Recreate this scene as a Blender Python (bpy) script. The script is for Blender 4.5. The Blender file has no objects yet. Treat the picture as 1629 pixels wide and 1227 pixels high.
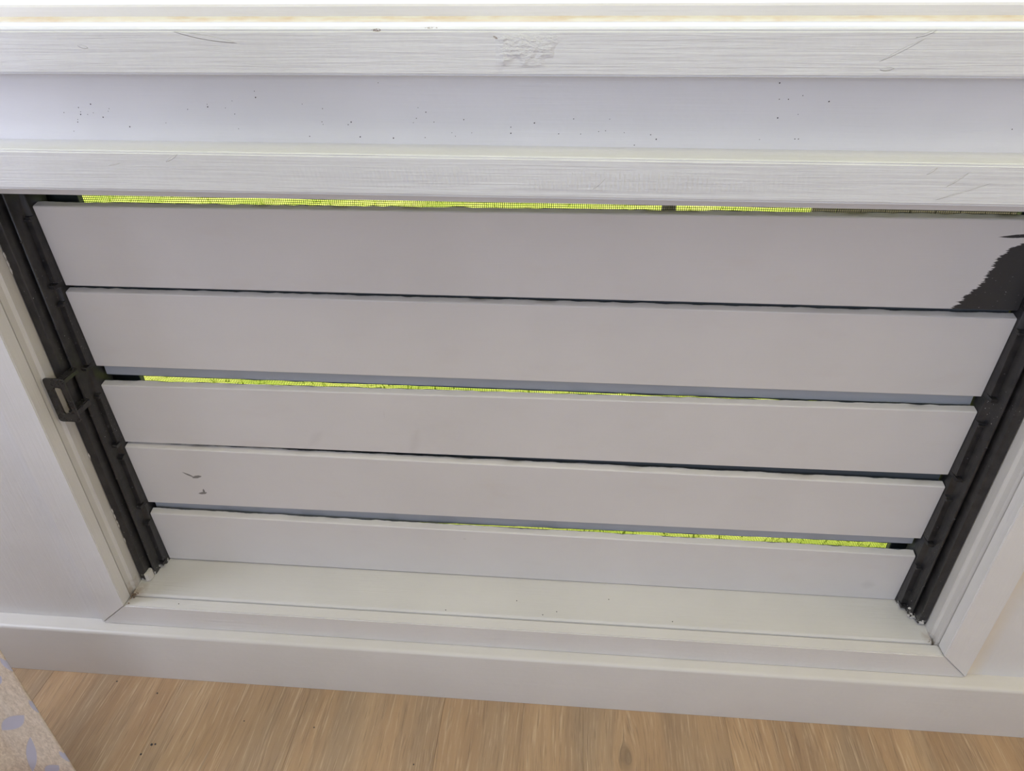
import bpy, bmesh, math, random
from mathutils import Vector, Matrix
random.seed(7)
S = bpy.context.scene
COL = S.collection
Z0 = 1.199                      # camera height above the floor; z in the lists below is measured from the camera's height

# ------------------------------------------------------------------ camera, world, sun, lamps, exposure
def rot_cam(p, y, r):
    cp, sp = math.cos(p), math.sin(p)
    f = Vector((-math.sin(y)*cp, math.cos(y)*cp, -sp)); rt = Vector((math.cos(y), math.sin(y), 0)); up = rt.cross(f)
    r2 = rt*math.cos(r) + up*math.sin(r); u2 = -rt*math.sin(r) + up*math.cos(r)
    return Matrix((r2, u2, -f)).transposed()
cam = bpy.data.cameras.new('camera'); co = bpy.data.objects.new('camera', cam); COL.objects.link(co)
cam.sensor_width = 36; cam.lens = 1090/1629*36; cam.clip_start = .02
co.matrix_world = Matrix.Translation((0, -.9, Z0)) @ rot_cam(.559678, .0833257, -.00775938).to_4x4()
S.camera = co
S.view_settings.view_transform = 'Standard'; S.view_settings.look = 'None'
S.view_settings.exposure = 0; S.view_settings.gamma = 1; S.view_settings.use_curve_mapping = False

W = bpy.data.worlds.new('sky'); S.world = W; W.use_nodes = True
wn = W.node_tree.nodes; bg = wn['Background']; bg.inputs[0].default_value = (.67, .725, 1, 1); bg.inputs[1].default_value = 2.9

def sun(name, energy, col, d, ang=.6):
    l = bpy.data.lights.new(name, 'SUN'); l.energy = energy; l.color = col; l.angle = math.radians(ang)
    o = bpy.data.objects.new(name, l); COL.objects.link(o)
    o.rotation_euler = Vector(d).to_track_quat('-Z', 'Y').to_euler(); o.location = (0, 4, 5)
def area(name, energy, col, loc, tgt, sx, sy):
    l = bpy.data.lights.new(name, 'AREA'); l.shape = 'RECTANGLE'; l.size = sx; l.size_y = sy; l.energy = energy; l.color = col
    o = bpy.data.objects.new(name, l); COL.objects.link(o); o.location = loc
    o.rotation_euler = (Vector(tgt)-Vector(loc)).to_track_quat('-Z', 'Y').to_euler()
sun('sun', 3.6, (1, .95, .85), (.30, .10, -.95))
LAMPS = [('left_fill_light', 21, (.74, .80, 1), (-2.0, -.60, 1.35), (-.4, 0, .85), .8, .8),          # soft lamps added out of view to balance the light; no windows there
         ('right_fill_light', 6, (1, .78, .52), (2.0, -.60, 1.35), (.4, 0, .85), .8, .8),
         ('overhead_fill_light', 12, (1, .92, .66), (0, -.62, 2.40), (0, -.55, 0), 2.8, .5),  # added overhead lamp that brightens the upward-facing edges
         ('rear_fill_light', 34.5, (.74, .82, 1), (0, -3.85, 1.6), (0, 0, 1.0), 2.2, 1.3)]
for l in LAMPS: area(*l)

# ------------------------------------------------------------------ mesh helpers
def V(x, y, z): return Vector((x, y, z+Z0))
def finish(bm, bevel=0, seg=2, smooth=True):
    bmesh.ops.remove_doubles(bm, verts=bm.verts, dist=1e-6)
    bmesh.ops.recalc_face_normals(bm, faces=bm.faces)
    if bevel:
        ed = [e for e in bm.edges if len(e.link_faces) == 2 and e.calc_face_angle(0) > .5]
        bmesh.ops.bevel(bm, geom=ed, offset=bevel, segments=seg, affect='EDGES', clamp_overlap=True)
    return bm
def box(bm, x0, x1, y0, y1, z0, z1):
    vs = [bm.verts.new(V(x, y, z)) for x in (x0, x1) for y in (y0, y1) for z in (z0, z1)]
    for f in ((0, 1, 3, 2), (4, 6, 7, 5), (0, 4, 5, 1), (2, 3, 7, 6), (0, 2, 6, 4), (1, 5, 7, 3)):
        bm.faces.new([vs[i] for i in f])
def prism_x(bm, pl, pr, x0, x1, n=1, jit=None):
    """profile of (y, z) lofted from the left profile pl to the right profile pr; jit[i] wobbles point i"""
    rings = []
    for k in range(n+1):
        t = k/n; ring = []
        for i, (a, b) in enumerate(zip(pl, pr)):
            j = jit[i] if jit else 0
            ring.append(bm.verts.new(V(x0+(x1-x0)*t, a[0]+(b[0]-a[0])*t, a[1]+(b[1]-a[1])*t + (random.uniform(-j, j) if j else 0))))
        rings.append(ring)
    m = len(pl)
    for k in range(n):
        for i in range(m):
            bm.faces.new((rings[k][i], rings[k][(i+1) % m], rings[k+1][(i+1) % m], rings[k+1][i]))
    bm.faces.new(rings[0]); bm.faces.new(rings[-1][::-1])
def prism_y(bm, poly, y0, y1):
    a = [bm.verts.new(V(x, y0, z)) for x, z in poly]; b = [bm.verts.new(V(x, y1, z)) for x, z in poly]
    m = len(poly)
    for i in range(m): bm.faces.new((a[i], a[(i+1) % m], b[(i+1) % m], b[i]))
    bm.faces.new(a[::-1]); bm.faces.new(b)
def prism_z(bm, poly, z0, z1):
    a = [bm.verts.new(V(x, y, z0)) for x, y in poly]; b = [bm.verts.new(V(x, y, z1)) for x, y in poly]
    m = len(poly)
    for i in range(m): bm.faces.new((a[i], a[(i+1) % m], b[(i+1) % m], b[i]))
    bm.faces.new(a[::-1]); bm.faces.new(b)
def blob(bm, c, r, sy=.5, n=6):
    """a small low dome (speck, bolt head) at c, flattened along y"""
    m = Matrix.Translation(V(*c)) @ Matrix.Diagonal((r, r*sy, r, 1))
    bmesh.ops.create_icosphere(bm, subdivisions=1, radius=1, matrix=m)
def world_loc(o):
    p = Vector(o.location)
    while o.parent: o = o.parent; p += Vector(o.location)
    return p
def obj(name, bm, mat, parent=None, smooth=True):
    lo = Vector([min(v.co[i] for v in bm.verts) for i in range(3)]); hi = Vector([max(v.co[i] for v in bm.verts) for i in range(3)])
    c = Vector(((lo.x+hi.x)/2, (lo.y+hi.y)/2, lo.z))
    bmesh.ops.translate(bm, verts=bm.verts, vec=-c)
    me = bpy.data.meshes.new(name); bm.to_mesh(me); bm.free(); me.materials.append(mat)
    if smooth:
        for p in me.polygons: p.use_smooth = True
        me.set_sharp_from_angle(angle=math.radians(35))
    o = bpy.data.objects.new(name, me); COL.objects.link(o)
    if parent: o.parent = parent; o.location = c - world_loc(parent)
    else: o.location = c
    return o
def empty(name, loc):
    o = bpy.data.objects.new(name, None); COL.objects.link(o); o.location = loc; o.empty_display_size = .05; return o
def tag(o, label=None, cat=None, kind=None, group=None):
    for k, v in (('label', label), ('category', cat), ('kind', kind), ('group', group)):
        if v: o[k] = v
    return o

# ------------------------------------------------------------------ material helpers
class N:
    def __init__(s, name):
        s.m = bpy.data.materials.new(name); s.m.use_nodes = True; s.t = s.m.node_tree; s.b = s.t.nodes['Principled BSDF']
        g = s.t.nodes.new('ShaderNodeNewGeometry'); s.pos = g.outputs['Position']; s.sep = None
    def xyz(s):
        if not s.sep: n = s.t.nodes.new('ShaderNodeSeparateXYZ'); s.t.links.new(s.pos, n.inputs[0]); s.sep = n.outputs
        return s.sep
    def put(s, sock, v):
        if isinstance(v, bpy.types.NodeSocket): s.t.links.new(v, sock)
        else: sock.default_value = v
    def math(s, op, a, b=0, c=0, clamp=False):
        n = s.t.nodes.new('ShaderNodeMath'); n.operation = op; n.use_clamp = clamp
        for i, v in enumerate((a, b, c)): s.put(n.inputs[i], v)
        return n.outputs[0]
    def comb(s, x, y, z):
        n = s.t.nodes.new('ShaderNodeCombineXYZ')
        for i, v in enumerate((x, y, z)): s.put(n.inputs[i], v)
        return n.outputs[0]
    def noise(s, scale, vec=None, det=3, rough=.55, dist=0, off=(0, 0, 0)):
        mp = s.t.nodes.new('ShaderNodeMapping'); s.put(mp.inputs['Vector'], vec if vec is not None else s.pos)
        mp.inputs['Scale'].default_value = scale
        if isinstance(off, bpy.types.NodeSocket): s.t.links.new(off, mp.inputs['Location'])
        else: mp.inputs['Location'].default_value = off
        n = s.t.nodes.new('ShaderNodeTexNoise'); n.inputs['Scale'].default_value = 1; n.inputs['Detail'].default_value = det
        n.inputs['Roughness'].default_value = rough; n.inputs['Distortion'].default_value = dist
        s.t.links.new(mp.outputs[0], n.inputs['Vector']); return n.outputs[0]
    def ramp(s, v, a, b, lo=0., hi=1.):
        n = s.t.nodes.new('ShaderNodeMapRange'); s.put(n.inputs[0], v)
        for i, k in enumerate((a, b, lo, hi)): n.inputs[i+1].default_value = k
        return n.outputs[0]
    def mix(s, f, a, b):
        n = s.t.nodes.new('ShaderNodeMix'); n.data_type = 'RGBA'
        s.put(n.inputs[0], f)
        for i, v in ((6, a), (7, b)): s.put(n.inputs[i], v if isinstance(v, bpy.types.NodeSocket) else (*v, 1))
        return n.outputs[2]
    def bump(s, h, dist, strength=1, prev=None):
        n = s.t.nodes.new('ShaderNodeBump'); n.inputs['Distance'].default_value = dist; n.inputs['Strength'].default_value = strength
        s.put(n.inputs['Height'], h)
        if prev: s.t.links.new(prev, n.inputs['Normal'])
        return n.outputs[0]
    def lens(s, u, v, cx, cy, hl, hw, ang, soft=.15):
        """leaf-shaped mask about (cx, cy)"""
        c, sn = math.cos(ang), math.sin(ang)
        du = s.math('SUBTRACT', u, cx); dv = s.math('SUBTRACT', v, cy)
        a = s.math('ADD', s.math('MULTIPLY', du, c), s.math('MULTIPLY', dv, sn))
        b = s.math('SUBTRACT', s.math('MULTIPLY', dv, c), s.math('MULTIPLY', du, sn))
        a2 = s.math('POWER', s.math('ABSOLUTE', s.math('DIVIDE', a, hl)), 2)
        q = s.math('ADD', a2, s.math('ABSOLUTE', s.math('DIVIDE', b, hw)))
        return s.ramp(q, 1+soft, 1-soft)
    def mx(s, *v):
        r = v[0]
        for k in v[1:]: r = s.math('MAXIMUM', r, k)
        return r
    def done(s, col, rough=.4, normal=None, metal=0, spec=.5):
        s.put(s.b.inputs['Base Color'], col if isinstance(col, bpy.types.NodeSocket) else (*col, 1))
        s.put(s.b.inputs['Roughness'], rough); s.b.inputs['Metallic'].default_value = metal
        s.b.inputs['Specular IOR Level'].default_value = spec
        if normal: s.t.links.new(normal, s.b.inputs['Normal'])
        return s.m

def paint(name, col=(.76, .75, .745), axis='x', brush=.0005, rough=.38, mott=.05, extra=None, spec=.4):
    n = N(name)
    sc = {'x': (6, 330, 330), 'z': (330, 330, 6)}[axis]
    sc2 = {'x': (2.5, 60, 60), 'z': (60, 60, 2.5)}[axis]
    h = n.noise(sc, det=4, rough=.6, dist=.6); h2 = n.noise((40, 40, 40), det=2); h3 = n.noise(sc2, det=3)
    nb = n.bump(n.math('ADD', h, n.math('MULTIPLY', h3, 1.2)), brush)
    nb = n.bump(h2, brush*1.5, 1, nb)
    m = n.noise((5, 5, 7), det=3)
    c = n.mix(n.ramp(m, .3, .7), tuple(k*(1-mott) for k in col), tuple(min(1, k*(1+mott*.4)) for k in col))
    if extra: c, nb = extra(n, c, nb)
    return n.done(c, rough, nb, spec=spec)

DARK = (.030, .031, .033)
# the raised hatch of old filler under the paint of the head trim, and a rough patch on the rail
def hatch(n, c, nb):
    x, y, z = n.xyz()
    w = n.math('ADD', n.math('MULTIPLY', n.noise((520, 10, 45), det=2), 2.0), n.math('MULTIPLY', n.math('SINE', n.math('MULTIPLY', n.math('ADD', x, n.math('MULTIPLY', z, .12)), 1150.)), .5))
    reg = n.math('MULTIPLY', n.ramp(x, -.36, -.18), n.ramp(x, .30, .14))
    reg = n.math('MULTIPLY', reg, n.math('MULTIPLY', n.ramp(z, Z0-.234, Z0-.228), n.ramp(z, Z0-.206, Z0-.213)))
    reg = n.math('MULTIPLY', reg, n.ramp(n.noise((9, 5, 60), det=2), .35, .55))
    nb = n.bump(n.math('MULTIPLY', w, reg), .0003, 1, nb)
    nicks = n.mx(n.lens(x, z, -.4712, Z0-.2010, .009, .0012, .5), n.lens(x, z, .0356, Z0-.2242, .009, .0008, .75), n.lens(x, z, .4, Z0-.204, .006, .001, .7),
                 n.lens(x, z, .43, Z0-.213, .012, .0009, .7), n.lens(x, z, .44, Z0-.226, .028, .0007, .35), n.lens(x, z, -.545, Z0-.209, .008, .0007, .2))
    nb = n.bump(nicks, .0012, 1, nb)
    c = n.mix(n.math('MULTIPLY', nicks, .6), c, (.86, .86, .87))
    c = n.mix(n.math('MULTIPLY', reg, n.ramp(w, .2, 2.2, 0, .22)), c, (.60, .60, .63))
    return c, nb
def patchy(n, c, nb):
    x, y, z = n.xyz()
    reg = n.math('MULTIPLY', n.math('MULTIPLY', n.ramp(x, -.083, -.075), n.ramp(x, .012, -.03)), n.math('MULTIPLY', n.ramp(z, Z0-.103, Z0-.098), n.ramp(z, Z0-.068, Z0-.074)))
    reg = n.math('MULTIPLY', reg, n.ramp(n.noise((30, 5, 30), det=2), .38, .5))
    nb = n.bump(n.math('MULTIPLY', n.noise((130, 60, 240), det=4), reg), .0030, 1, nb)
    fl = n.mx(n.lens(x, z, -.405, Z0-.0735, .035, .0022, -.16),               n.lens(x, z, -.55, Z0-.083, .006, .0017, -.2), n.lens(x, z, .34, Z0-.085, .022, .0012, .5), n.lens(x, z, .36, Z0-.07, .01, .0013, .35), n.lens(x, z, .33, Z0-.103, .007, .0017, .1))
    nb = n.bump(fl, .0011, 1, nb)
    chips = n.mx(n.lens(x, z, -.212, Z0-.0665, .006, .0016, 0), n.lens(x, z, -.083, Z0-.0735, .003, .0011, -.5), n.lens(x, z, -.152, Z0-.0645, .008, .0008, 0))
    c = n.mix(n.math('MULTIPLY', n.math('MULTIPLY', chips, n.ramp(n.noise((500, 500, 500), det=2), .45, .55)), .8), c, (.25, .19, .16))
    return c, nb
def corner_dirt(n, c, nb):
    x, y, z = n.xyz()
    # grime in the sill's corners by the jambs
    dl = n.math('MULTIPLY', n.ramp(x, -.775, -.800), n.ramp(z, Z0-.98, Z0-1.0)); dr = n.math('MULTIPLY', n.ramp(x, .650, .668), n.ramp(z, Z0-1.0, Z0-1.008))
    d = n.math('MULTIPLY', n.mx(dl, dr), n.ramp(n.noise((140, 140, 140), det=4), .48, .66))
    c = n.mix(n.math('MULTIPLY', d, .75), c, (.30, .22, .16))
    st = n.math('MULTIPLY', n.mx(n.lens(x, y, -.783, -.070, .020, .012, .9, .9), n.math('MULTIPLY', n.lens(x, y, .655, -.068, .012, .008, -.9, .9), .6)), n.ramp(z, Z0-.985, Z0-1.006))
    c = n.mix(n.math('MULTIPLY', st, n.ramp(n.noise((90, 90, 90), det=3), .3, .6, .15, .8)), c, (.36, .28, .21))
    return c, nb
def blade_marks(k):
    def f(n, c, nb):
        x, y, z = n.xyz()
        ed = n.math('ADD', y, n.math('MULTIPLY', n.math('SUBTRACT', n.noise((38, 1, 1), det=4, off=(k, 0, 0)), .5), .006))
        c = n.mix(n.math('MULTIPLY', n.ramp(ed, .0122, .0128), n.ramp(z, Z0-1.1, Z0-1.09)), c, (.10, .115, .125))   # the paint stops short of the back edge
        sm = n.ramp(n.noise((9, 9, 22), det=3, off=(k*3.1, 0, k)), .58, .75, 0, .16)
        c = n.mix(sm, c, (.58, .50, .45))
        if k == 0:      # the corner where the white paint was never brushed on
            b = n.t.nodes.new('ShaderNodeFloatCurve')
            cv = b.mapping.curves[0]
            pts = [(-.4185, .537), (-.4149, .5391), (-.3919, .5521), (-.3815, .5608), (-.3392, .5702), (-.3285, .579), (-.3196, .594), (-.309, .64)]
            T = lambda q: ((q[0]+.42)/.115, (q[1]-.5)/.2)
            cv.points[0].location = (0, T(pts[0])[1]); cv.points[1].location = (1, 1)
            for q in pts[1:-1]: cv.points.new(*T(q))
            for q in cv.points: q.handle_type = 'VECTOR'
            b.mapping.update()
            zz = n.math('DIVIDE', n.math('SUBTRACT', z, Z0-.42), .115, clamp=True)
            n.put(b.inputs['Value'], zz)
            bx = n.math('ADD', n.math('MULTIPLY', b.outputs[0], .2), .5)
            st = n.math('MULTIPLY', n.math('SUBTRACT', n.noise((25, 1, 420), det=4, rough=.7), .5), .030)
            m = n.ramp(n.math('SUBTRACT', n.math('ADD', x, st), bx), -.0006, .0006)
            sl = n.lens(x, n.math('ADD', z, n.math('MULTIPLY', n.noise((90, 1, 90)), .002)), .588, Z0-.3093, .029, .0024, .07)
            m = n.math('MULTIPLY', n.mx(m, sl), n.ramp(z, Z0-.300, Z0-.304))
            fl = n.ramp(n.noise((160, 1, 650), det=2), .70, .73)
            m = n.math('MULTIPLY', m, n.math('SUBTRACT', 1, fl))
            c = n.mix(m, c, (.043, .043, .045))
        if k == 3:      # dark scuffs
            j = n.math('MULTIPLY', n.noise((150, 1, 150)), .003)
            zj = n.math('ADD', z, j)
            m = n.mx(n.lens(x, zj, -.656, Z0-.7795, .012, .0018, -.5), n.lens(x, zj, -.642, Z0-.7835, .010, .003, .25), n.lens(x, zj, -.642, Z0-.823, .009, .0026, .2), n.lens(x, zj, -.6385, Z0-.818, .006, .002, 1.5))
            c = n.mix(n.math('MULTIPLY', m, .8), c, (.10, .095, .09))
        if k == 4:
            m = n.mx(n.lens(x, z, -.164, Z0-.9012, .0035, .0008, 0), n.math('MULTIPLY', n.lens(x, z, .566, Z0-.965, .012, .008, 0, .8), .4))
            c = n.mix(n.math('MULTIPLY', m, .4), c, (.3, .29, .28))
        if k == 2:
            m = n.mx(n.lens(x, z, -.285, Z0-.632, .010, .0007, 1.5), n.lens(x, z, -.41, Z0-.69, .02, .007, .9, .7), n.lens(x, z, -.24, Z0-.69, .03, .007, 1.3, .7))
            c = n.mix(n.math('MULTIPLY', m, .13), c, (.35, .32, .3))
        return c, nb
    return f

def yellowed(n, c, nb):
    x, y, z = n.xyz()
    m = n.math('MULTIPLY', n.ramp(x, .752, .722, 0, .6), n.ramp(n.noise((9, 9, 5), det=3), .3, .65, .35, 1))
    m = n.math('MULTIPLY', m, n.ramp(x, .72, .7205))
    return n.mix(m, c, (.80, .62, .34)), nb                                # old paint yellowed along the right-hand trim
M = {}
M['trim'] = paint('white_trim_paint', (.72, .70, .685), brush=.0006)
M['rail'] = paint('white_rail_paint', (.785, .80, .835), brush=.0010, extra=patchy)
M['head'] = paint('white_head_trim_paint', (.765, .78, .81), brush=.0008, extra=hatch)
M['board'] = paint('white_board_paint', (.77, .77, .80), brush=.0003, rough=.32)
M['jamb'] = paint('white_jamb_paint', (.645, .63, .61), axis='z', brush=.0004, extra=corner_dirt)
M['side'] = paint('white_side_trim_paint', axis='z', brush=.0004)
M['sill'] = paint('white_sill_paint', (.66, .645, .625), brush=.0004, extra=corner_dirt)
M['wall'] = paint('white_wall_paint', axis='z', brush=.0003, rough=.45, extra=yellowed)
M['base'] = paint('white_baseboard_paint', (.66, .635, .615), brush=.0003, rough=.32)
M['ceil'] = paint('white_ceiling_paint', brush=.0002, rough=.7)
BL = (.685, .665, .66)
M['blade'] = [paint('louvre_blade_paint_%s' % w, BL, brush=.00022, rough=.30, mott=.04, extra=blade_marks(i)) for i, w in enumerate(('top', 'upper', 'middle', 'lower', 'bottom'))]
M['lip'] = paint('grey_blade_lip', (.40, .42, .46), brush=.0003, rough=.35)
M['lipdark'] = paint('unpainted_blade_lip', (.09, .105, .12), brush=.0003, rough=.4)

def black(name, rough=.3):
    n = N(name); h = n.noise((60, 60, 60), det=4); h2 = n.noise((300, 300, 40), det=3)
    c = n.mix(n.ramp(h, .35, .7), (.014, .014, .016), (.033, .031, .031))
    x, y, z = n.xyz()
    fl = n.math('MULTIPLY', n.ramp(n.noise((420, 420, 420), det=1), .74, .77), n.ramp(n.noise((14, 14, 14), det=2), .5, .6))
    ch = n.math('MULTIPLY', n.ramp(n.noise((170, 170, 120), det=2), .56, .58), n.ramp(z, Z0-.992, Z0-.999))       # paint knocked off the foot
    c = n.mix(n.mx(n.math('MULTIPLY', fl, .6), n.math('MULTIPLY', ch, .9)), c, (.7, .69, .67))
    nb = n.bump(h, .0007); nb = n.bump(h2, .0003, 1, nb)
    return n.done(c, n.ramp(h, .3, .8, rough-.06, rough+.14), nb, spec=.5)
M['black'] = black('black_channel_paint', .34); M['lever'] = black('black_lever_paint', .26)
n = N('screen_wire'); M['wire'] = n.done((.03, .03, .03), .5)
n = N('dark_screen_frame'); M['sframe'] = n.done(n.mix(n.noise((30, 30, 8)), (.022, .03, .03), (.05, .06, .058)), .4)
n = N('speck_dirt'); M['speck'] = n.done((.05, .045, .05), .7)
n = N('chip_white'); M['chip'] = n.done((.62, .6, .57), .5)
n = N('brown_grime'); M['crumb'] = n.done(n.mix(n.noise((300, 300, 300)), (.12, .08, .055), (.30, .22, .16)), .9)

def oak():
    n = N('oak_plank'); x, y, z = n.xyz()
    oi = n.t.nodes.new('ShaderNodeObjectInfo'); r = oi.outputs['Random']
    # the grain flows around a knot
    dx = n.math('SUBTRACT', x, .1385); dy = n.math('SUBTRACT', y, -.212)
    r2 = n.math('ADD', n.math('POWER', dx, 2), n.math('MULTIPLY', n.math('POWER', dy, 2), .22))
    u = n.math('MULTIPLY', dx, n.math('SUBTRACT', 1, n.math('DIVIDE', .00035, n.math('ADD', r2, .0003))))
    wob = n.math('MULTIPLY', n.math('SUBTRACT', n.noise((5, 1.6, 1), det=2), .5), .05)
    u = n.math('ADD', u, wob)
    v = n.comb(u, y, n.math('MULTIPLY', r, 13.))
    broad = n.noise((16, 1.4, 1), v, 4, .6); mid = n.noise((75, 3.2, 1), v, 4, .6); fine = n.noise((260, 9, 1), v, 4, .7); pore = n.noise((430, 16, 1), v, 2, .5, off=(4, 2, 1))
    c = n.mix(n.ramp(broad, .32, .68), (.375, .235, .135), (.50, .335, .200))
    c = n.mix(n.ramp(n.noise((9, 1.1, 1), v, 3, off=(7, 3, 2)), .46, .64, 0, .6), c, (.320, .240, .170))
    c = n.mix(n.ramp(mid, .50, .72, 0, .5), c, (.245, .160, .100))
    c = n.mix(n.ramp(fine, .54, .66, 0, .50), c, (.70, .535, .37))
    c = n.mix(n.ramp(pore, .58, .68, 0, .55), c, (.20, .13, .085))
    c = n.mix(n.math('MULTIPLY', n.ramp(r2, .00022, .00002), .55), c, (.17, .12, .08))
    c = n.mix(n.ramp(r, 0, 1, 0, .22), c, (.36, .26, .17))
    nb = n.bump(n.math('SUBTRACT', fine, pore), .0006)
    return n.done(c, n.ramp(fine, .3, .8, .38, .52), nb, spec=.4)
M['oak'] = oak()

def leaf_cloth():
    n = N('leaf_print_cloth'); x, y, z = n.xyz()
    P_ = (.17, .235)
    u = n.math('MODULO', n.math('ADD', n.math('SUBTRACT', x, -.895), P_[0]*20), P_[0])      # tile origin at x = -.895, z = -1.165
    w = n.math('MODULO', n.math('ADD', n.math('SUBTRACT', z, Z0-1.165), P_[1]*4), P_[1])
    L = [(-.828, -1.003, .036, .0125, 40), (-.7725, -.957, .019, .0065, 100), (-.833, -1.092, .056, .0085, 70), (-.7748, -1.091, .017, .007, 105), (-.813, -1.131, .021, .010, 38)]
    ms = [n.lens(u, w, cx+.895, cz+1.165, hl, hw, math.radians(a), .08) for cx, cz, hl, hw, a in L]
    m = n.mx(*ms)
    g = n.noise((230, 230, 120), det=4, rough=.7); g2 = n.noise((900, 900, 300), det=3); g3 = n.noise((25, 25, 9), det=3)
    c = n.mix(n.ramp(g, .35, .65), (.56, .46, .365), (.80, .685, .56))
    c = n.mix(n.ramp(g2, .60, .72, 0, .55), c, (.36, .29, .235)); c = n.mix(n.ramp(g3, .4, .7, 0, .35), c, (.70, .66, .60))
    c = n.mix(m, c, (.50, .49, .58))
    nb = n.bump(n.math('MULTIPLY', g2, n.math('SUBTRACT', 1, m)), .0006)
    return n.done(c, .85, nb, spec=.15)
M['cloth'] = leaf_cloth()
n = N('sunlit_lawn'); q = n.noise((3, 3, 3), det=4); M['lawn'] = n.done(n.mix(n.ramp(q, .35, .65), (.36, .44, .045), (.55, .59, .10)), .9, spec=.1)
n = N('grass_blades'); q = n.noise((5, 5, 5), det=3); M['grass'] = n.done(n.mix(n.ramp(q, .35, .65), (.38, .47, .042), (.60, .63, .12)), .8, spec=.1)
n = N('weathered_fence_wood'); M['fence'] = n.done(n.mix(n.noise((40, 40, 4), det=4), (.10, .08, .055), (.21, .17, .12)), .8, spec=.2)
n = N('dark_post_wood'); M['post'] = n.done(n.mix(n.noise((60, 60, 6), det=3), (.035, .03, .022), (.09, .075, .055)), .8, spec=.2)

# ------------------------------------------------------------------ the room
fl = tag(empty('floor', (0, -1.6, 0)), 'pale oak plank floor running away from the white louvre window wall', 'floor', 'structure')
bm = bmesh.new(); box(bm, -3.4, 3.4, -4, .1, -1.299, -1.209); obj('subfloor', finish(bm), M['post'], fl)
seams = [-.46+.262*k for k in range(-6, 10)]
for k in range(len(seams)-1):
    bm = bmesh.new(); box(bm, seams[k]+.00012, seams[k+1]-.00012, -3.8, -.085, -1.209, -1.199); obj('plank', finish(bm, .0004, 1), M['oak'], fl)

bm = bmesh.new()
box(bm, -3.4, -.8535, -.092, .12, -1.209, -.20); box(bm, .7235, 3.4, -.092, .12, -1.209, -.20)     # beside the louvre opening
box(bm, -.8535, .7235, -.085, .12, -1.209, -1.05)                                                # under it
box(bm, -3.4, 3.4, -.035, .12, -.2045, -.072)                                                     # above it
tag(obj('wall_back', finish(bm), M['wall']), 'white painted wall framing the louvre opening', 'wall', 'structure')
for nm, lb, b in (('wall_left', 'plain white wall at the left end of the room', (-3.5, -3.4, -4.1, .12)), ('wall_right', 'plain white wall at the right end of the room', (3.4, 3.5, -4.1, .12)), ('wall_front', 'plain white wall behind the camera', (-3.4, 3.4, -4.1, -4.0))):
    bm = bmesh.new(); box(bm, *b, -1.209, 1.27); tag(obj(nm, finish(bm), M['wall']), lb, 'wall', 'structure')
bm = bmesh.new(); box(bm, -3.4, 3.4, -4, .35, 1.26, 1.36)  # part beyond the wall is an added, unseen overhang keeping sun out
tag(obj('ceiling', finish(bm), M['ceil']), 'white ceiling running out into an added sun-blocking overhang above the window', 'ceiling', 'structure')

BB = [(-.1215, -1.1985), (-.1215, -1.0760), (-.1209, -1.0736), (-.1195, -1.0716), (-.1174, -1.0702), (-.1145, -1.0696), (-.088, -1.0692), (-.088, -1.1985)]
bm = bmesh.new(); prism_x(bm, BB, BB, -3.4, 3.4)
tag(obj('baseboard_back', finish(bm), M['base']), 'plain white baseboard with rounded top edge along the oak floor', 'baseboard', 'structure')

# upper rail, recessed board, architraves
def tr(k, bm, mat, label, bevel=.0016):
    return tag(obj('trim_%d' % k, finish(bm, bevel), mat), label, 'trim', 'structure')
pr = [(-.085, -.1105), (-.085, -.0665), (-.081, -.0628), (-.034, -.0612), (-.034, -.109), (-.080, -.1125)]
bm = bmesh.new(); prism_x(bm, pr, [(a, b-.0008) for a, b in pr], -3.4, 3.4, 1)
tr(1, bm, M['rail'], 'thick white sill rail with brushed scuffed paint along the top of the photo')
bm = bmesh.new(); box(bm, -3.4, 3.4, -.050, -.036, -.1985, -.104)
recess = tr(2, bm, M['board'], 'recessed smooth white board dotted with dark specks under the sill rail', .0008)
pl = [(-.100, -.2400), (-.100, -.1945), (-.098, -.1925), (-.036, -.1915), (-.036, -.2385), (-.097, -.2430)]
pr = [(-.100, -.2410), (-.100, -.1978), (-.098, -.1958), (-.036, -.1948), (-.036, -.2405), (-.097, -.2440)]
bm = bmesh.new(); prism_x(bm, pl, pr, -.8515, .7215, 1)
tr(3, bm, M['head'], 'white head trim with hatched paint marks directly above the louvres')
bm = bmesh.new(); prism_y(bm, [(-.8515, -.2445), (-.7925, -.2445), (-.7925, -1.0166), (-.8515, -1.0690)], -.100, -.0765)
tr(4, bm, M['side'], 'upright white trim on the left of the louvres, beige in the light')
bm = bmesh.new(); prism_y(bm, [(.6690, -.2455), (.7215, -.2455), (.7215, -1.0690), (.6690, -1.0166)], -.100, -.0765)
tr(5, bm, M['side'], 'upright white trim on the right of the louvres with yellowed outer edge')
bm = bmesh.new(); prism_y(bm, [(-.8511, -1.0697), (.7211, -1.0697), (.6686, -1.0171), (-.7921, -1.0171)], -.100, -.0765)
tr(6, bm, M['trim'], 'white bottom trim mitred at both ends under the louvre sill')

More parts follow.
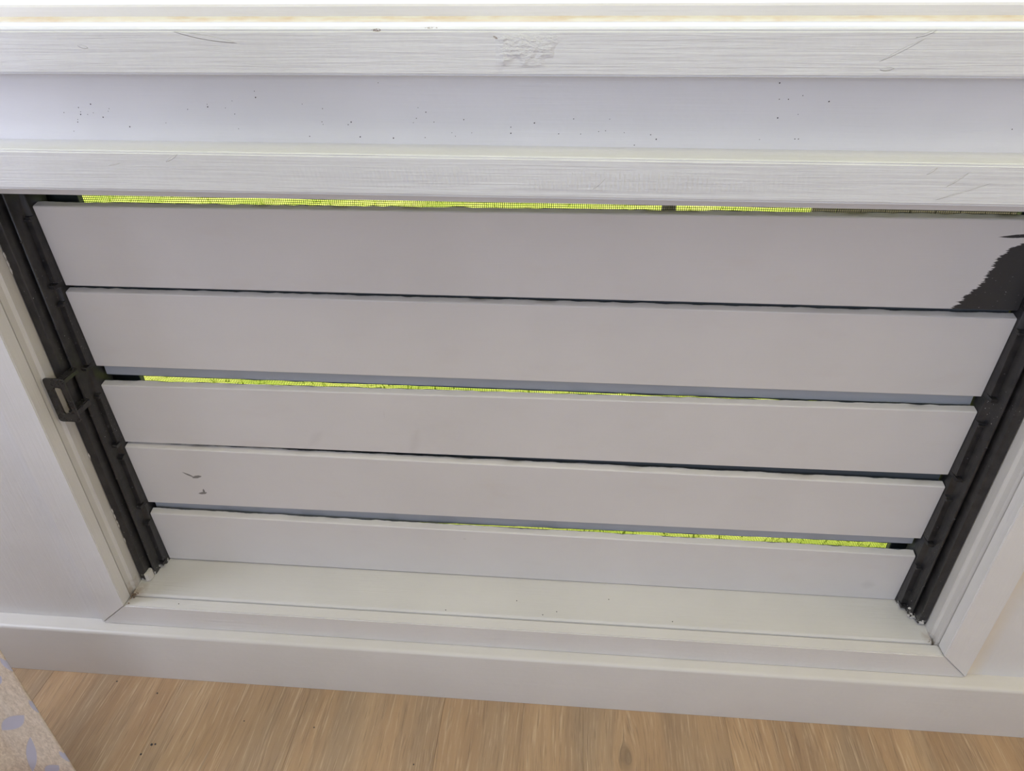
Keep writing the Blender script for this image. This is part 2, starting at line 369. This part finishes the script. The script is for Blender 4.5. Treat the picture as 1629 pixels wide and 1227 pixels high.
# specks on the recessed board
SPECK = [(-0.603, -0.154), (-0.602, -0.159), (-0.603, -0.162), (-0.594, -0.162), (-0.586, -0.16), (-0.609, -0.168), (-0.61, -0.171), (-0.619, -0.182), (-0.624, -0.16), (-0.564, -0.155), (-0.566, -0.158), (-0.575, -0.165), (-0.544, -0.176), (-0.496, -0.171), (-0.464, -0.155), (-0.438, -0.149), (-0.438, -0.152), (-0.406, -0.145), (-0.416, -0.153), (-0.406, -0.16), (-0.405, -0.177), (-0.376, -0.141), (-0.32, -0.148), (-0.299, -0.168), (-0.298, -0.171), (-0.296, -0.153), (-0.317, -0.185), (-0.586, -0.15), (-0.376, -0.134), (-0.18, -0.151), (-0.171, -0.156), (-0.183, -0.163), (-0.187, -0.168), (-0.162, -0.167), (-0.126, -0.164), (-0.141, -0.179), (-0.137, -0.183), (-0.117, -0.179), (-0.174, -0.185), (-0.254, -0.185), (-0.213, -0.186), (-0.07, -0.172), (-0.07, -0.179), (-0.042, -0.167), (0.004, -0.162), (-0.013, -0.179), (0.013, -0.179), (0.034, -0.176), (0.042, -0.175), (0.064, -0.177), (0.095, -0.179), (0.102, -0.184), (0.077, -0.191), (-0.263, -0.168), (-0.267, -0.171), (-0.225, -0.124), (0.046, -0.162), (0.232, -0.122), (0.26, -0.135), (0.245, -0.139), (0.235, -0.139), (0.29, -0.141), (0.237, -0.159), (0.259, -0.155), (0.221, -0.183), (0.261, -0.182), (0.265, -0.182), (0.497, -0.169)]
bm = bmesh.new()
for x, z in SPECK: blob(bm, (x, -.0500, z), random.choice((.0005, .0006, .0007, .0009)), .4)
tag(obj('dirt_specks', bm, M['speck'], recess), kind='stuff')

# the bottom rail of the window above the sill
w2 = tag(empty('window_2', (0, 0, Z0-.072)), 'bottom rail of the bright upper window above the sill rail', 'window', 'structure')
bm = bmesh.new(); prism_x(bm, [(-.030, -.072), (-.030, -.0465), (-.027, -.0440), (.09, -.0400), (.09, -.072)], [(-.030, -.072), (-.030, -.0475), (-.027, -.0450), (.09, -.0410), (.09, -.072)], -3.4, 3.4)
obj('bottom_rail', finish(bm), M['trim'], w2)
bm = bmesh.new(); prism_x(bm, [(-.040, -.0615), (-.030, -.0565), (-.028, -.0615)], [(-.040, -.0620), (-.030, -.0570), (-.028, -.0620)], -3.4, 3.4)
n = N('cream_sealant'); M['seal'] = n.done(n.mix(n.ramp(n.noise((30, 90, 90), det=3), .4, .7), (.80, .77, .70), (.72, .60, .47)), .5)
obj('sealant', finish(bm), M['seal'], w2)
for x in (-2.6, 2.6):
    bm = bmesh.new(); box(bm, x-.03, x+.03, 0, .06, -.044, 1.255); obj('stile', finish(bm, .003), M['jamb'], w2)

# ------------------------------------------------------------------ the louvre window
w1 = tag(empty('window_1', (-.065, 0, Z0-1.05)), 'white five-blade louvre window set in black side channels', 'window', 'structure')
# painted liner of the opening
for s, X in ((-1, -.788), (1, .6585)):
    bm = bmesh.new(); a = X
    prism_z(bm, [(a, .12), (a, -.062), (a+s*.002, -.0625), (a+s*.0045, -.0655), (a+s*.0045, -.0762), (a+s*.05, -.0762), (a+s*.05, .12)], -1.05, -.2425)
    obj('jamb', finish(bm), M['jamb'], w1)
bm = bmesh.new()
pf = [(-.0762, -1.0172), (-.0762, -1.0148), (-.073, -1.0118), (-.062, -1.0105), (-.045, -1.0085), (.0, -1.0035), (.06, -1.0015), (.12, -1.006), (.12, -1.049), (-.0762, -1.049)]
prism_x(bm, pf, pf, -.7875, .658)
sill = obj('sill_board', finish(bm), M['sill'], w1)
bm = bmesh.new()
for p in [(-.693, -.088, -1.0168), (-.066, -.042, -1.008), (.103, -.028, -1.0065), (-.017, -.068, -1.011), (.215, -.066, -1.0107), (.008, -.06, -1.010), (-.194, -.070, -1.0112)]: blob(bm, p, .0011, .8)
tag(obj('dirt_specks', bm, M['speck'], sill), kind='stuff')
bm = bmesh.new()        # crumbs and grime packed in the two front corners
for k in range(70):
    blob(bm, (-.7885+abs(random.gauss(0, .0050)), -.071+random.gauss(0, .011), -1.0125+random.uniform(-.0012, .0005)), random.uniform(.0006, .0017), .9)
for k in range(22):
    blob(bm, (.6580-abs(random.gauss(0, .003)), -.070+random.gauss(0, .008), -1.0120), random.uniform(.0004, .0010), .9)
tag(obj('corner_grime', bm, M['crumb'], sill), kind='stuff')
bm = bmesh.new(); box(bm, -.787, .6575, -.036, .0, -.2675, -.243); obj('head_stop', finish(bm, .0015), M['trim'], w1)
bm = bmesh.new(); box(bm, -.787, .6575, .0, .12, -.250, -.2425); obj('head_liner', finish(bm), M['trim'], w1)

# blades: (top front z, front-face bottom z, lip bottom z) at the left and the right end
BLADES = [((-.2955, -.4198, -.437), (-.2885, -.4186, -.437)),
          ((-.4278, -.5617, -.5848), (-.4280, -.5597, -.5838)),
          ((-.5945, -.7158, -.737), (-.5830, -.7091, -.737)),
          ((-.7220, -.8551, -.8870), (-.7290, -.8496, -.8742)),
          ((-.8765, -1.0011, -1.0020), (-.8852, -1.0028, -1.0030))]
BX = (-.7545, .6235)
LAB = ['top blade with a black unpainted corner at the right', None, None, 'blade with two dark scuffs near the left end', None]
for k, (L, R_) in enumerate(BLADES):
    def prof(q): return [(.0062, q[1]+.0012), (.0002, q[0]-.0012), (.0012, q[0]+.0002), (.0030, q[0]+.0008), (.0130, q[0]+.0028), (.0145, q[0]+.0015), (.0225, q[1]), (.0075, q[1])]
    bm = bmesh.new(); prism_x(bm, prof(L), prof(R_), BX[0], BX[1], 110, [0, 0, .00015, .0002, .0007, .0005, 0, 0])
    b = obj('louvre_blade', finish(bm), M['blade'][k], w1)
    if LAB[k]: b['label'] = LAB[k]
    if k < 4:
        def lip(q): return [(.0195, q[1]+.004), (.0190, q[2]+.001), (.0200, q[2]), (.0240, q[2]), (.0245, q[1]+.004)]
        bm = bmesh.new(); prism_x(bm, lip(L), lip(R_), BX[0]+.002, BX[1]-.002, 90, [0, .0005, .0005, 0, 0])
        l = obj('blade_lip', finish(bm), M['lip'] if k in (1, 3) else M['lipdark'], b)
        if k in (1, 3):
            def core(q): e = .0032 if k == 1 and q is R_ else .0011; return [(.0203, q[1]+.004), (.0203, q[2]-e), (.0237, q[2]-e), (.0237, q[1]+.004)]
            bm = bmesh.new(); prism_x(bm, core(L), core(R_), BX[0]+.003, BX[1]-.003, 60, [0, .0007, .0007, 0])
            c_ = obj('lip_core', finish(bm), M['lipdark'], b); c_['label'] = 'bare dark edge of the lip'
        l['label'] = 'grey lower lip of the blade' if k in (1, 3) else 'dark unpainted lower lip of the blade'

# black channels with clips
def channel(s, xj, xb):
    d = abs(xb-xj)
    P = lambda u, y: (xj+s*u, y)
    bm = bmesh.new()
    prism_z(bm, [P(0, -.0450), P(.0125, -.0450), P(.0138, -.0440), P(.0145, -.020), P(.0175, -.018), P(.0182, -.030), P(.0205, -.0315), P(.0225, -.030), P(.0235, -.008), P(d-.001, -.0045), P(d-.001, .034), P(0, .034)], -1.0068 if s > 0 else -1.0035, -.2435)
    ch = obj('side_channel', finish(bm, .0006, 1), M['black'], w1)
    ch['label'] = 'black side channel on the %s' % ('left' if s > 0 else 'right')
    for k, (L, R_) in enumerate(BLADES):
        q = L if s > 0 else R_
        bm = bmesh.new()
        c0, c1 = sorted((xj+s*.0225, xb-s*.0007))
        box(bm, c0, c1, -.0115, .016, q[1]+.012, q[0]-.012)
        w0, w1_ = sorted((xj+s*.0165, xb-s*.0006))
        prism_y(bm, [(w0, q[1]+.0105), (w1_, q[1]+.0085), (w1_, q[1]+.0025), (w0, q[1]+.0045)], -.0165, .005)      # the bent tab under the blade's end
        prism_y(bm, [(w0, q[0]-.018), (w1_, q[0]-.018), (w1_, q[0]-.0145), (w0, q[0]-.0145)], -.0150, .005)
        blob(bm, (xj+s*.0205, -.0305, (q[0]+q[1])/2+.02), .0030, .6); blob(bm, (xj+s*.027, -.012, (q[0]+q[1])/2-.015), .0022, .6)
        obj('blade_clip', finish(bm, .0005, 1), M['black'], ch)
    return ch
chL = channel(1, -.7868, -.7545); chR = channel(-1, .6572, .6235)
# broken white end block at the left channel's foot, flakes at the right one
bm = bmesh.new(); prism_z(bm, [(-.7745, -.0490), (-.7665, -.0470), (-.7650, -.0350), (-.7690, -.0300), (-.7745, -.0320)], -1.0075, -.9880)
tag(obj('end_block', finish(bm, .0012), M['chip'], chL), 'broken off-white end block')
bm = bmesh.new()
for (x, z, a) in ((.632, -.9985, .003), (.636, -.9945, .0022), (.641, -1.0005, .003), (.646, -.9975, .0022), (.651, -1.0005, .0032), (.6495, -.9945, .0015), (.6285, -.9800, .0025), (.638, -1.0035, .003)):
    yy = -.0455 if x > .644 else -.0325
    pts = [(x+a*random.uniform(.5, 1.2)*math.cos(t), z+a*random.uniform(.5, 1.1)*math.sin(t)) for t in (0, 1.1, 2.2, 3.3, 4.3, 5.3)]
    prism_y(bm, pts, yy, yy+.002)
tag(obj('paint_flakes', finish(bm), M['chip'], chR), 'white paint flakes', kind='stuff')
bm = bmesh.new()
for z in (-.829, -.842, -.857, -.863, -.900, -.705, -.35, -.362, -.372):
    prism_y(bm, [(-.7872, z), (-.7856, z+.003), (-.7848, z-.003), (-.7860, z-.009)], -.0462, -.0445)
tag(obj('paint_flakes', finish(bm), M['chip'], chL), 'white paint flakes', kind='stuff')

# opening lever: a plate with a slot
def ring_pts(poly, r, m=3):
    out = []
    for i, p in enumerate(poly):
        a, b = Vector(poly[i-1]), Vector(poly[(i+1) % len(poly)]); p = Vector(p)
        p0 = p+(a-p).normalized()*r; p1 = p+(b-p).normalized()*r
        for k in range(m):
            t = k/(m-1); out.append(tuple((1-t)**2*p0+2*t*(1-t)*p+t*t*p1))
    return out
outer = ring_pts([(-.7876, -.5395), (-.7540, -.5400), (-.7525, -.6192), (-.7876, -.6192)], .005)
inner = ring_pts([(-.7757, -.5560), (-.7630, -.5560), (-.7585, -.5985), (-.7745, -.6060)], .0045)
bm = bmesh.new(); rows = []
for y in (-.0715, -.0675):
    rows.append(([bm.verts.new(V(x, y, z)) for x, z in outer], [bm.verts.new(V(x, y, z)) for x, z in inner]))
(o0, i0), (o1, i1) = rows; m = len(outer)
for i in range(m):
    j = (i+1) % m
    bm.faces.new((o0[i], o0[j], i0[j], i0[i])); bm.faces.new((o1[i], i1[i], i1[j], o1[j]))
    bm.faces.new((o0[i], o1[i], o1[j], o0[j])); bm.faces.new((i0[i], i0[j], i1[j], i1[i]))
lv = tag(obj('lever', finish(bm, .0006, 1), M['lever'], chL), 'black slotted opening lever')
bm = bmesh.new(); box(bm, -.7700, -.7570, -.0680, -.0300, -.6120, -.6000); box(bm, -.7700, -.7570, -.0680, -.0300, -.5520, -.5430)
obj('lever_arm', finish(bm, .0015), M['lever'], lv)

# insect screen
sc = tag(empty('insect_screen', (-.065, .057, Z0-1.0)), None); sc.parent = w1; sc.location = Vector((-.065, .057, Z0-1.0)) - Vector(w1.location)
def part(name, fn, mat, bev=.001):
    bm = bmesh.new(); fn(bm); return obj(name, finish(bm, bev, 1), mat, sc)
part('screen_frame', lambda b: box(b, -.786, -.7205, .050, .062, -.999, -.2505), M['sframe'])
part('screen_frame', lambda b: box(b, .6070, .6565, .050, .062, -.999, -.2505), M['sframe'])
part('screen_frame', lambda b: box(b, -.7205, .6070, .050, .062, -.2860, -.2505), M['sframe'])
part('screen_frame', lambda b: box(b, -.7205, .6070, .050, .062, -.999, -.972), M['sframe'])
bm = bmesh.new(); p = .0029; t = .00042; x0, x1, z0, z1 = -.7207, .6072, -.9722, -.2857
for k in range(int((x1-x0)/p)+1):
    x = x0+k*p
    bm.faces.new([bm.verts.new(V(*q)) for q in ((x-t, .0565, z0), (x+t, .0565, z0), (x+t, .0565, z1), (x-t, .0565, z1))])
for k in range(int((z1-z0)/p)+1):
    z = z0+k*p; ring = []
    nn = 40
    for i in range(nn+1):
        x = x0+(x1-x0)*i/nn; d = .0012*math.sin(i*.5+z*9)*math.sin(i*.17)
        ring.append((bm.verts.new(V(x, .0570, z-t+d)), bm.verts.new(V(x, .0570, z+t+d))))
    for a, b in zip(ring, ring[1:]): bm.faces.new((a[0], b[0], b[1], a[1]))
tag(obj('mesh_wires', bm, M['wire'], sc, smooth=False), 'dark woven insect mesh', kind='stuff')

# ------------------------------------------------------------------ curtain in the lower left corner
cu = empty('curtain', (-.96, -.34, 0)); tag(cu, 'cream curtain with grey leaf print hanging in the lower left corner', 'curtain')
bm = bmesh.new(); XL, XR, ZB, ZT = -1.16, -.7733, -1.1965, 1.0; nx, nz = 90, 24
def cy(x, z):
    f = XR-x; a = min(1, max(0, (f-.085)/.05))
    return -.34 + a*.022*math.sin(f*46-1.2+.25*math.sin(z*3)) + .003*math.sin(z*5+f*8)*a
rows = []
for i in range(nx+1):
    x = XR-(XR-XL)*i/nx
    rows.append([bm.verts.new(V(x, cy(x, ZB+(ZT-ZB)*j/nz), ZB+(ZT-ZB)*j/nz)) for j in range(nz+1)])
for i in range(nx):
    for j in range(nz): bm.faces.new((rows[i][j], rows[i][j+1], rows[i+1][j+1], rows[i+1][j]))
bmesh.ops.recalc_face_normals(bm, faces=bm.faces)
cl = obj('curtain_panel', bm, M['cloth'], cu)
so = cl.modifiers.new('thickness', 'SOLIDIFY'); so.thickness = .0016; so.offset = 0

# floor specks
bm = bmesh.new()
for x, y, r in ((-.7527, -.1536, .0016), (-.7102, -.2522, .0024), (-.704, -.251, .0018), (-.72, -.2707, .002), (-.5621, -.1959, .0013), (-.4285, -.1984, .0015), (-.2322, -.2518, .0014), (-.845, -.135, .0016)):
    blob(bm, (x, y, -1.1988), r, 1)
tag(obj('dirt_specks', bm, M['speck'], fl), kind='stuff')

# ------------------------------------------------------------------ outside, seen through the gaps
lw = tag(empty('lawn', (0, 6, -.3)), 'bright sunlit lawn glimpsed through the gaps between the louvres', 'lawn', 'structure')
bm = bmesh.new(); box(bm, -14, 14, .2, 22, -1.60, -1.50); obj('ground', finish(bm), M['lawn'], lw)
bm = bmesh.new()
for k in range(14000):
    y = .5+5.5*random.random()**1.3; x = random.uniform(-1.2-y*.8, 1.2+y*.55)
    h = random.uniform(.02, .05); a = random.uniform(0, 6.28); w = .004; dx, dy = math.cos(a), math.sin(a); lx, ly = random.uniform(-.02, .02), random.uniform(-.02, .02)
    bm.faces.new([bm.verts.new(V(x-dx*w, y-dy*w, -1.501)), bm.verts.new(V(x+dx*w, y+dy*w, -1.501)), bm.verts.new(V(x+lx, y+ly, -1.50+h))])
tag(obj('grass', bm, M['grass'], lw, smooth=False), kind='stuff')
fe = tag(empty('timber_fence', (2.9, 3.5, -.3)), 'brown timber fence glimpsed at the right of the gap above the top louvre', 'fence')
for k in range(17):
    bm = bmesh.new(); x = 1.55+k*.15; box(bm, x, x+.144, 3.50, 3.52, -1.5, -.30+random.uniform(-.01, .01)); obj('fence_board', finish(bm, .003, 1), M['fence'], fe)
for z in (-1.25, -.55):
    bm = bmesh.new(); box(bm, 1.55, 4.1, 3.52, 3.56, z, z+.07); obj('fence_rail', finish(bm, .003, 1), M['fence'], fe)
gp = tag(empty('garden_post', (.66, 3.55, -.3)), 'thin dark post standing on the lawn, seen in the gap above the top louvre', 'post')
bm = bmesh.new(); bmesh.ops.create_cone(bm, cap_ends=True, segments=14, radius1=.045, radius2=.038, depth=1.3, matrix=Matrix.Translation(V(.66, 3.55, -.85))); obj('post_shaft', finish(bm), M['post'], gp)
bm = bmesh.new(); bmesh.ops.create_cone(bm, cap_ends=True, segments=14, radius1=.05, radius2=.015, depth=.05, matrix=Matrix.Translation(V(.66, 3.55, -.18))); obj('post_cap', finish(bm), M['post'], gp)
